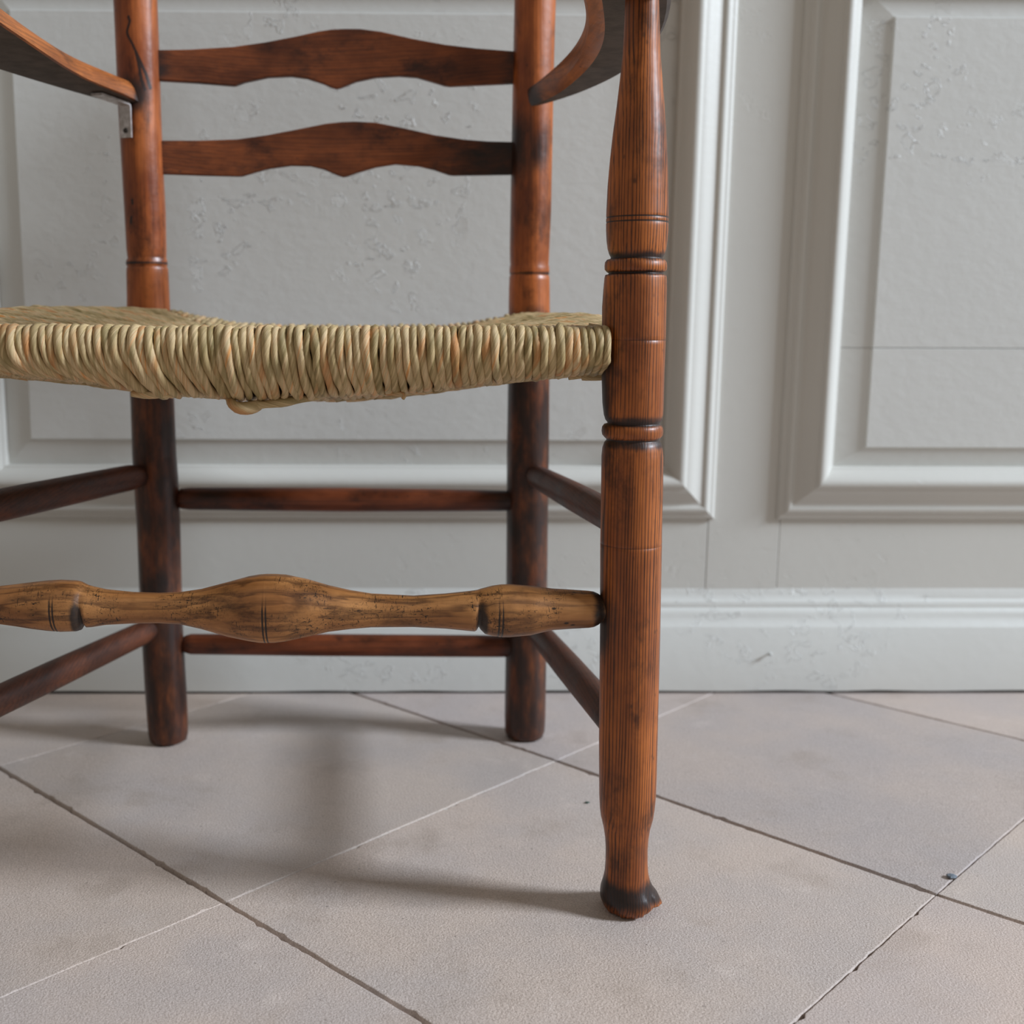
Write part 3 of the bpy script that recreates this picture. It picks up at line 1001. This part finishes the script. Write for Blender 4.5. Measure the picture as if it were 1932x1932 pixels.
# extra rings at the scored lines
extra = []
for g in GF:
    for dd in (-0.0009, -0.0003, 0.0003, 0.0009):
        xx = g + dd
        extra.append([xx, np.interp(xx, xs[:, 0], xs[:, 1]), np.interp(xx, xs[:, 0], xs[:, 2])])
xs = np.array(sorted(xs.tolist() + extra))
for x, z, r in xs:
    for b in range(seg):
        a = 2 * math.pi * b / seg
        cy_, sz_ = math.cos(a), math.sin(a)
        # a<0: underside; -y is front
        frontlow = np.clip(0.45 - 0.9 * sz_ - 0.35 * cy_, 0, 1)
        rr_ = r
        for g in GX:
            rr_ -= 0.0022 * math.exp(-((x - g) / 0.0016) ** 2) * frontlow
        for g in GF:
            rr_ -= 0.00035 * math.exp(-((x - g) / 0.0004) ** 2) * np.clip(0.7 - sz_, 0, 1)
        vs.append((x, Y_FL + rr_ * cy_, z + rr_ * sz_))
        s = 0.0
        for q, g in enumerate(GX):
            u_ = (x - g) * (1 if q == 0 else -1)
            s = max(s, 1.4 * frontlow * math.exp(-((u_ + 0.0022) / (0.0042)) ** 2))
        for g in GF:
            s = max(s, 1.5 * math.exp(-((x - g) / 0.0006) ** 2) * np.clip(0.85 - sz_, 0, 1))
        xe = RS[-3][0]
        s = max(s, 1.0 * math.exp(-((x - xe) / 0.006) ** 2))
        s = max(s, 0.42 * smoothstep(xe - 0.07, xe - 0.01, x) * np.clip(0.3 - sz_, 0, 1))
        s = max(s, 0.45 * math.exp(-((x - RS[3][0]) / 0.03) ** 2) * np.clip(0.3 - sz_, 0, 1))
        at.append(s)
n = len(xs)
fs = [tuple(reversed(f)) for f in grid_faces(n, seg)] + [tuple(range(seg)), tuple(reversed(range((n - 1) * seg, n * seg)))]
fs = [tuple(reversed(f)) for f in fs]
# rings run in +x with angle from +y to +z : outward check
v0, v1, v2 = (np.array(vs[i]) for i in fs[0][:3])
nrm = np.cross(v1 - v0, v2 - v0)
cen = np.array([xs[0][0], Y_FL, xs[0][1]])
if nrm @ (v0 - cen) < 0:
    fs = [tuple(reversed(f)) for f in fs]
cpart('front_stretcher', vs, fs, mat_front, at, label='worn tan turned front stretcher with scored lines')

# ---- ladder slats
SL1_T = [(290, 94), (305, 94), (360, 93), (440, 88), (500, 79.5), (560, 68), (600, 59), (625, 55.2), (650, 54), (680, 54.2), (720, 59.5), (780, 73), (840, 84), (900, 91), (965, 96), (985, 96.5)]
SL1_B = [(290, 154), (304, 155), (370, 159), (430, 164), (441, 164.5), (459, 158), (504, 148.5), (548, 146.5), (578, 150.5), (608, 160), (626, 167.5), (634, 169.6), (642, 168), (671, 156.5), (709, 148.5), (753, 146), (787, 148.5), (817, 157), (840, 164), (850, 165.3), (966, 160), (985, 159.5)]
SL2_T = [(295, 265), (309, 265), (380, 265), (448, 262.5), (504, 254.6), (560, 244), (615, 233), (645, 229.8), (671, 229), (709, 231), (764, 242), (820, 254.6), (876, 263), (920, 266.5), (966, 267.6), (985, 268)]
SL2_B = [(295, 329.5), (310, 330), (380, 332.5), (448, 334.2), (456, 333.5), (480, 326.5), (504, 320), (548, 314), (585, 315), (610, 321), (636, 332), (647, 335.5), (655, 334), (671, 328), (709, 317), (746, 311.3), (790, 315), (820, 322), (848, 331.5), (856, 332.5), (966, 331), (985, 330.8)]


def slat(T, B, stain_tone):
    pxs = np.unique(np.concatenate([np.linspace(296, 980, 110), [p[0] for p in B], [p[0] for p in T]]))
    TH = 0.0095
    vs, at = [], []
    for px in pxs:
        ty = np.interp(px, [p[0] for p in T], [p[1] for p in T])
        by = np.interp(px, [p[0] for p in B], [p[1] for p in B])
        u = (px - 296) / (980 - 296)
        bow = 0.018 * (1 - (2 * u - 1) ** 2)
        Yf = Y_BL + (Y_BR - Y_BL) * u - 0.003 + bow
        pt, pb = at_y(px, ty, Yf), at_y(px, by, Yf + TH)     # lower rear edge is what shows below
        zt, zb = pt[2], pb[2]
        x = pt[0]
        e = 0.0011
        for (y, z) in ((Yf, zb + e), (Yf, zt - e), (Yf + e, zt), (Yf + TH - e, zt), (Yf + TH, zt - e), (Yf + TH, zb + e), (Yf + TH - e, zb), (Yf + e, zb)):
            vs.append((x, y, z))
            at.append(stain_tone(u))
    n = len(pxs)
    fs = grid_faces(n, 8) + [tuple(reversed(range(8))), tuple(range((n - 1) * 8, n * 8))]
    v0, v1, v2 = (np.array(vs[i]) for i in fs[0][:3])
    if np.cross(v1 - v0, v2 - v0)[1] > 0:
        fs = [tuple(reversed(f)) for f in fs]
    o = cpart('ladder_slat', vs, fs, mat_slat, at)
    try:
        o.data.set_sharp_from_angle(angle=math.radians(35))
    except Exception:
        pass


slat(SL1_T, SL1_B, lambda u: max(0.5 * math.exp(-(u / .05) ** 2), 0.62 * math.exp(-((1 - u) / .07) ** 2)))
slat(SL2_T, SL2_B, lambda u: max(0.4 * math.exp(-(u / .05) ** 2), 0.72 * smoothstep(0.50, 1.0, u)))

# ---- arms: flat boards shaped in plan
ZA0, ZAK = 0.7095, 0.037       # underside height at the front leg and its fall towards the back
TA = 0.021


def za(y):
    return ZA0 - ZAK * (y - Y_FL)


def at_arm(px, py, dz=0.0):
    d = ray(px, py)
    t = (ZA0 + dz + ZAK * Y_FL - CAM_H) / (d[2] + ZAK * d[1])
    return CPOS + d * t


def arm(inner_low, inner_mid, inner_top, outer, cham, stain_tone):
    """each a list of plan points (x,y); stations from back to front, same count after resampling"""
    def rs(P, n=48):
        P = np.asarray(P, float)
        s = np.concatenate([[0], np.cumsum(np.linalg.norm(np.diff(P, axis=0), axis=1))])
        s /= s[-1]
        q = np.linspace(0, 1, n)
        Q = np.stack([np.interp(q, s, P[:, 0]), np.interp(q, s, P[:, 1])], 1)
        for _ in range(14):
            Q[1:-1] = 0.25 * Q[:-2] + 0.5 * Q[1:-1] + 0.25 * Q[2:]
        return Q
    a, b, c_, o = rs(inner_low), rs(inner_mid), rs(inner_top), rs(outer)
    vs, at = [], []
    n = len(a)
    for k in range(n):
        e = (o[k] - a[k])
        Lw = np.linalg.norm(e) + 1e-9
        e = e / Lw
        ring = [(*a[k], 0), (*b[k], cham), (*(b[k] * .35 + c_[k] * .65), TA * 0.66), (*(c_[k] + e * 0.001), TA - 0.002), (*(c_[k] + e * 0.004), TA),
                (*(o[k] - e * 0.003), TA), (*o[k], TA - 0.004), (*o[k], 0.003), (*(o[k] - e * min(0.003, Lw * .3)), 0)]
        ring = [(x_, y_, za(y_) + dz_) for x_, y_, dz_ in ring]
        vs += ring
        at += [stain_tone(k / (n - 1))] * len(ring)
    m_ = 9
    fs = grid_faces(n, m_) + [tuple(reversed(range(m_))), tuple(range((n - 1) * m_, n * m_))]
    # outward test on the underside face
    f = fs[m_ - 1]
    v0, v1, v2 = (np.array(vs[i]) for i in f[:3])
    if np.cross(v1 - v0, v2 - v0)[2] > 0:
        fs = [tuple(reversed(f)) for f in fs]
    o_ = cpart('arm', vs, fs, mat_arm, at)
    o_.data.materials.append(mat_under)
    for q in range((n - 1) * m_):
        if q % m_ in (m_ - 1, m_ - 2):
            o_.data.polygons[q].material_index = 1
    try:
        o_.data.set_sharp_from_angle(angle=math.radians(28))
    except Exception:
        pass


def plan(pts, dz):
    return [at_arm(px, py, dz)[:2] for px, py in pts]


# right arm
r_in = plan([(1003, 200), (1011, 198), (1055, 178.6), (1112, 129), (1133, 98), (1141, 75), (1143, 55), (1140, 25), (1134, -10), (1128, -60), (1128, -120)], 0)
r_mid = plan([(998, 192), (1003, 190), (1029, 181), (1068, 145), (1094, 111), (1110, 72), (1113, 45), (1110, 15), (1103, -15), (1096, -60), (1098, -120)], 0.0055)
r_top = plan([(994, 165), (1000, 161), (1042, 127), (1066, 104), (1086, 80), (1101, 52), (1106, 26), (1102, 0), (1094, -25), (1088, -60), (1090, -110)], TA)
r_out = plan([(1020, 199), (1042, 194), (1094, 178.6), (1133, 160), (1166, 147), (1210, 116), (1245, 79), (1262, 41), (1267, 13), (1268, -20), (1262, -80), (1235, -130)], 0)
arm(r_in, r_mid, r_top, r_out, 0.0055, lambda u: 0.72 * math.exp(-(u / .06) ** 2) + 0.16)
# left arm
l_low = plan([(262, 192), (246, 180), (174, 155), (116, 122), (58, 81), (0, 43), (-60, -4), (-130, -70)], 0.001)
l_top = plan([(266, 162), (246, 151), (188, 127.5), (139, 107), (87, 74), (43, 43), (0, 10), (-60, -40), (-110, -95)], TA)
l_mid = [np.asarray(p) for p in l_low]
l_in = [np.asarray(p) + np.array([-0.002, 0.0]) for p in l_low]
l_out = plan([(240, 203), (226, 198), (171, 184), (116, 168), (58, 151), (0, 133), (-100, 100), (-200, 60), (-300, 0)], 0)
arm(l_in, l_mid, l_top, l_out, 0.001, lambda u: 1.0 * math.exp(-(u / .035) ** 2))

# ---- steel angle bracket under the left arm
def strip(path, wdir, w, th, up_dirs):
    vs = []
    for p, nrm in zip(path, up_dirs):
        p, nrm = np.asarray(p), np.asarray(nrm)
        for s, t in ((-.5, 0), (.5, 0), (.5, 1), (-.5, 1)):
            vs.append(p + np.asarray(wdir) * w * s + nrm * th * t)
    n = len(path)
    return vs, grid_faces(n, 4) + [tuple(reversed(range(4))), tuple(range(4 * (n - 1), 4 * n))]


# one leg under the arm, the other flat against the back post
post = np.array([post_x(BL_ROWS, Y_BL, 0.69), Y_BL, 0])
ad = np.array([-0.36, -0.933, 0]); ad /= np.linalg.norm(ad)
perp = np.array([-ad[1], ad[0], 0])
cen = post + ad * 0.0248
LBR = 0.050
path, nr = [], []
zt = za(cen[1]) - 0.0012
far = cen + ad * LBR
for q in np.linspace(0, 1, 6):
    pq = far + (cen + ad * 0.004 - far) * q
    path.append((*pq[:2], za(pq[1]) - 0.0012)); nr.append((0, 0, -1))
for q in np.linspace(0.15, 1, 6):
    an = q * math.pi / 2
    path.append((*(cen + ad * 0.004 - ad * 0.004 * math.sin(an))[:2], zt - 0.004 * (1 - math.cos(an))))
    nr.append(tuple(np.array([0, 0, -1]) * math.cos(an) + ad * math.sin(an)))
for q in np.linspace(0.1, 1, 6):
    path.append((*cen[:2], zt - 0.004 - 0.030 * q)); nr.append(tuple(ad))
vs, fs = strip(path, perp, 0.013, 0.0022, nr)
v0, v1, v2 = (np.array(vs[i]) for i in fs[0][:3])
br = cpart('angle_bracket', vs, fs, mat_steel, smooth=False, label='dull steel angle bracket under the arm')
# recompute outward normals
import bmesh
bm = bmesh.new(); bm.from_mesh(br.data); bmesh.ops.recalc_face_normals(bm, faces=bm.faces); bm.to_mesh(br.data); bm.free()
sc_c = cen + ad * 0.0022
sv, k = [], 12
for (dd, r) in ((-0.001, 0.0026), (0.0006, 0.0026), (0.0010, 0.0018)):
    for b in range(k):
        an = 2 * math.pi * b / k
        sv.append(np.array([sc_c[0], sc_c[1], zt - 0.027]) + ad * dd + (perp * math.cos(an) + np.array([0, 0, 1]) * math.sin(an)) * r)
so = cpart('screw', sv, grid_faces(3, k) + [tuple(range(2 * k, 3 * k))], mat_screw, parent=br)
bm = bmesh.new(); bm.from_mesh(so.data); bmesh.ops.recalc_face_normals(bm, faces=bm.faces); bm.to_mesh(so.data); bm.free()

# ---- rush seat
X0, X1 = X_FLL + 0.026, X_FRL - 0.0245         # between the front legs
YC = 1.085
XC = -0.09


def side_x(y, right):
    t = (y - Y_FL) / (1.278 - Y_FL)
    return (X_FRL + 0.004 + (0.146 - X_FRL) * t) if right else (X_FLL - 0.004 + (-0.270 + 0.41) * t)


def z_top(x, y):
    xl, xr = side_x(y, False), side_x(y, True)
    u = np.clip((x - xl) / (xr - xl), 0, 1)
    v = np.clip((y - 0.875) / 0.405, 0, 1)
    z = 0.4715
    z += 0.0155 * smoothstep(0.30, 0.0, u) * smoothstep(0.10, 0.55, v)
    z += 0.0110 * smoothstep(0.75, 1.0, u) * smoothstep(0.02, 0.45, v)
    z -= 0.014 * math.sin(math.pi * u) ** 1.0 * math.sin(math.pi * min(1, v)) ** 0.8
    return z


PXB = [-300, -100, 0, 100, 200, 260, 350, 430, 470, 520, 600, 700, 760, 830, 900, 960, 1060, 1135]
PYB = [698, 702, 705, 718, 740, 751, 750, 756, 758, 756, 750, 746, 743, 735, 728, 720, 711, 697]


def z_front_bottom(x):
    px = CX + (x - 0.0) / 0.9 * F_PX + 0.0
    # convert through the survey: invert x at the rail
    xs_ = [at_y(p, 700, 0.886)[0] for p in PXB]
    p = np.interp(x, xs_, PXB)
    py = np.interp(p, PXB, PYB)
    return at_y(p, py, 0.892)[2] + 0.0028


def z_bot(x, y):
    xl, xr = side_x(y, False), side_x(y, True)
    u = np.clip((x - xl) / (xr - xl), 0, 1)
    v = np.clip((y - 0.875) / 0.405, 0, 1)
    return 0.4400 - 0.033 * math.sin(math.pi * u) ** 1.1 * math.sin(math.pi * v) ** 1.2


# stuffing inside the wrapped strands
NXg, NYg = 40, 28
vs = []
for (fn, off) in ((z_top, -0.0045), (z_bot, 0.0045)):
    for j in range(NYg + 1):
        y = 0.879 + (1.268 - 0.879) * j / NYg
        for i in range(NXg + 1):
            u = i / NXg
            x = side_x(y, False) + 0.016 + (side_x(y, True) - side_x(y, False) - 0.032) * u
            z = fn(x, y) + off
            vs.append((x, y, z))
k = NXg + 1
tot = k * (NYg + 1)
fs = []
for j in range(NYg):
    for i in range(NXg):
        a = j * k + i
        fs.append((a, a + 1, a + 1 + k, a + k))
        fs.append((tot + a + k, tot + a + 1 + k, tot + a + 1, tot + a))
for i in range(NXg):
    fs.append((i + 1, i, tot + i, tot + i + 1))
    a = NYg * k + i
    fs.append((a, a + 1, tot + a + 1, tot + a))
for j in range(NYg):
    a = j * k
    fs.append((a, a + k, tot + a + k, tot + a))
    b = a + NXg
    fs.append((b + k, b, tot + b, tot + b + k))
seat = cpart('seat', vs, fs, mat_core, label='woven rush seat of twisted straw-coloured strands')


def strand(path, r, twist=210.0, seg=8, name='rush_strand', phase=None, lobes=0.13):
    P = np.asarray(path, float)
    # resample by length
    s = np.concatenate([[0], np.cumsum(np.linalg.norm(np.diff(P, axis=0), axis=1))])
    n = max(10, int(s[-1] / 0.0036))
    q = np.linspace(0, s[-1], n)
    C = np.stack([np.interp(q, s, P[:, k]) for k in range(3)], 1)
    for _ in range(2):
        C[1:-1] = 0.25 * C[:-2] + 0.5 * C[1:-1] + 0.25 * C[2:]
    T = np.gradient(C, axis=0)
    T /= np.linalg.norm(T, axis=1)[:, None] + 1e-12
    ref = np.array([1.0, 0.15, 0.1]) if abs(T[0][0]) < 0.8 else np.array([0.1, 1.0, 0.15])
    e = np.cross(T[0], ref); e /= np.linalg.norm(e)
    ph0 = rng.uniform(0, 6.28) if phase is None else phase
    u0 = rng.uniform(0, 50)
    vs, uv = [], []
    wig = rng.normal(0, 1, n)
    wig = np.convolve(wig, np.ones(5) / 5, 'same')
    for k in range(n):
        e = e - T[k] * (e @ T[k]); e /= np.linalg.norm(e)
        g = np.cross(T[k], e)
        rk = r * (1 + 0.10 * wig[k])
        for b in range(seg):
            a = 2 * math.pi * b / seg
            rr_ = rk * (1 + lobes * math.cos(2 * (a - ph0) - twist * q[k]) + 0.05 * math.cos(3 * (a - ph0) - twist * 1.5 * q[k]))
            vs.append(C[k] + (e * math.cos(a) + g * math.sin(a)) * rr_)
            uv.append((q[k] + u0, b / seg))
    fs = grid_faces(n, seg) + [tuple(reversed(range(seg))), tuple(range((n - 1) * seg, n * seg))]
    return cpart(name, vs, fs, mat_rush, None, seat, True, uv)


# front strands
XSH_X = [at_y(p, 700, 0.886)[0] for p in (-300, 0, 150, 330, 430, 520, 640, 760, 900, 1000, 1130)]
XSH_V = [0.018, 0.020, 0.022, 0.018, 0.008, 0.008, 0.007, 0.006, 0.005, 0.003, 0.0]
x = X0
first = True
while x < X1:
    w = rng.uniform(0.0050, 0.0070)
    xc = x + w / 2
    x += w * 0.985
    t = (xc - X0) / (X1 - X0)
    dep = min(t, 1 - t) * 0.36 + 0.012
    ys = min(0.888 + dep, YC)
    zf = z_front_bottom(xc)
    sh = float(np.interp(xc, XSH_X, XSH_V)) * rng.uniform(0.75, 1.2)
    lean = rng.normal(0, 0.0006)
    j = lambda s_=0.0006: rng.normal(0, s_)
    pts = []
    for q in np.linspace(1, 0.12, 7):
        y = 0.880 + (ys - 0.880) * q
        pts.append((xc + lean + (XC - xc) * 0.00 * q + j(), y, z_top(xc, y) + j(0.0005)))
    zt_ = z_top(xc, 0.880)
    fy = 0.8655 + j(0.0006)
    H = zt_ - zf
    hh = min(1.0, H / 0.036)
    pts += [(xc + lean, 0.8735, zt_ + 0.0005 + j(.0005)), (xc + lean * .5 + j(.0004), fy + 0.0030, zt_ - 0.0045), (xc + sh * 0.02, fy + 0.0004, zt_ - 0.0105), (xc + sh * 0.06 - lean, fy, zt_ - 0.0175)]
    if H > 0.036:
        pts += [(xc + sh * 0.22, fy + 0.0015, zt_ - 0.0255), (xc + sh * 0.5, fy + 0.006, zt_ - 0.0255 - (H - 0.0255) * 0.42), (xc + sh * 0.8 + j(.001), fy + 0.0135, zf + (H - .0255) * 0.22), (xc + sh + j(.0012), fy + 0.024, zf)]
    else:
        pts += [(xc + sh * 0.2, fy + 0.0015, zt_ - 0.0245), (xc + sh * 0.5, fy + 0.0075, zf + 0.0035), (xc + sh * 0.8, fy + 0.017, zf)]
    xe, ye, ze = pts[-1]
    yb = max(ys, ye + 0.03)
    for q in (0.3, 0.65, 1.0):
        y = ye + (yb - ye) * q
        pts.append((xe + 0.002 * q, y, min(ze, z_bot(xe, y)) - 0.001 + 0.001 * q))
    strand(pts, w * 0.575)

# side strands
for right in (False, True):
    sgn = 1 if right else -1
    y = 0.912
    while y < 1.262:
        w = rng.uniform(0.0055, 0.0075)
        yc = y + w / 2
        y += w * 0.98
        xr = side_x(yc, right)
        t = (yc - 0.90) / (1.27 - 0.90)
        reach = min(t, 1 - t) * 2 * 0.24 + 0.014
        xs_ = xr - sgn * reach
        pts = []
        for q in np.linspace(1, 0.08, 9):
            xx = xr - sgn * 0.010 + (xs_ - (xr - sgn * 0.010)) * q
            pts.append((xx, yc + rng.normal(0, .0006), z_top(xx, yc) + rng.normal(0, .0006)))
        zt_ = z_top(xr, yc)
        pts += [(xr + sgn * 0.002, yc, zt_ - 0.001), (xr + sgn * 0.012, yc, zt_ - 0.009), (xr + sgn * 0.014, yc, zt_ - 0.019), (xr + sgn * 0.010, yc, zt_ - 0.029), (xr + sgn * 0.0, yc, zt_ - 0.035)]
        for q in np.linspace(0.1, 1, 6):
            xx = xr - sgn * 0.004 + (xs_ - xr) * q
            pts.append((xx, yc, min(zt_ - 0.036, z_bot(xx, yc)) - 0.001))
        strand(pts, w * 0.53, seg=7)

# back strands
x = -0.246
while x < 0.122:
    w = rng.uniform(0.0058, 0.0078)
    xc = x + w / 2
    x += w * 0.98
    t = (xc + 0.25) / 0.375
    dep = min(t, 1 - t) * 0.38 + 0.012
    ys = max(1.278 - dep, YC)
    pts = [(xc, ys + (1.268 - ys) * q, z_top(xc, ys + (1.268 - ys) * q) + rng.normal(0, .0005)) for q in np.linspace(0, 0.95, 6)]
    zt_ = z_top(xc, 1.27)
    pts += [(xc, 1.280, zt_ - 0.001), (xc, 1.291, zt_ - 0.009), (xc, 1.293, zt_ - 0.018), (xc, 1.289, zt_ - 0.028), (xc, 1.278, zt_ - 0.034)]
    for q in (0.2, 0.6, 1.0):
        yy = 1.27 + (ys - 1.27) * q
        pts.append((xc, yy, min(zt_ - 0.035, z_bot(xc, yy)) - 0.001))
    strand(pts, w * 0.53, seg=7)

# slack knot and frayed end hanging under the front edge
def hang(pxs, r, Y, name):
    pts = [at_y(a, b, Y + dy) for a, b, dy in pxs]
    # smooth the polyline
    P = np.array(pts)
    for _ in range(2):
        Q = [P[0]]
        for a, b in zip(P[:-1], P[1:]):
            Q += [a * .75 + b * .25, a * .25 + b * .75]
        Q.append(P[-1])
        P = np.array(Q)
    strand(P, r, name=name)


hang([(428, 735, .02), (437, 756, .006), (438, 766, .0), (454, 772, -.003), (474, 771, -.001), (490, 764, .006), (502, 752, .02)], 0.0046, 0.884, 'loose_strand')
hang([(470, 764, .004), (500, 764, .002), (540, 758, .004), (580, 751, .012), (610, 743, .02)], 0.0034, 0.884, 'loose_strand')
hang([(250, 741, .004), (280, 746, .001), (320, 744, .002), (352, 735, .01)], 0.0032, 0.884, 'loose_strand')
hang([(720, 741, .012), (745, 742, .003), (764, 741, .000), (769, 747, -.001), (760, 752, .001)], 0.0018, 0.884, 'frayed_end')
# rail ends showing between seat and legs
bar('seat_rail', (X_FLL, Y_FL, Z_RAIL), (X_FRL, Y_FL, Z_RAIL), [(0, .011), (.04, .011), (.1, .0125), (.9, .0125), (.96, .011), (1, .011)], mat_str, lambda s, a: 0.9)
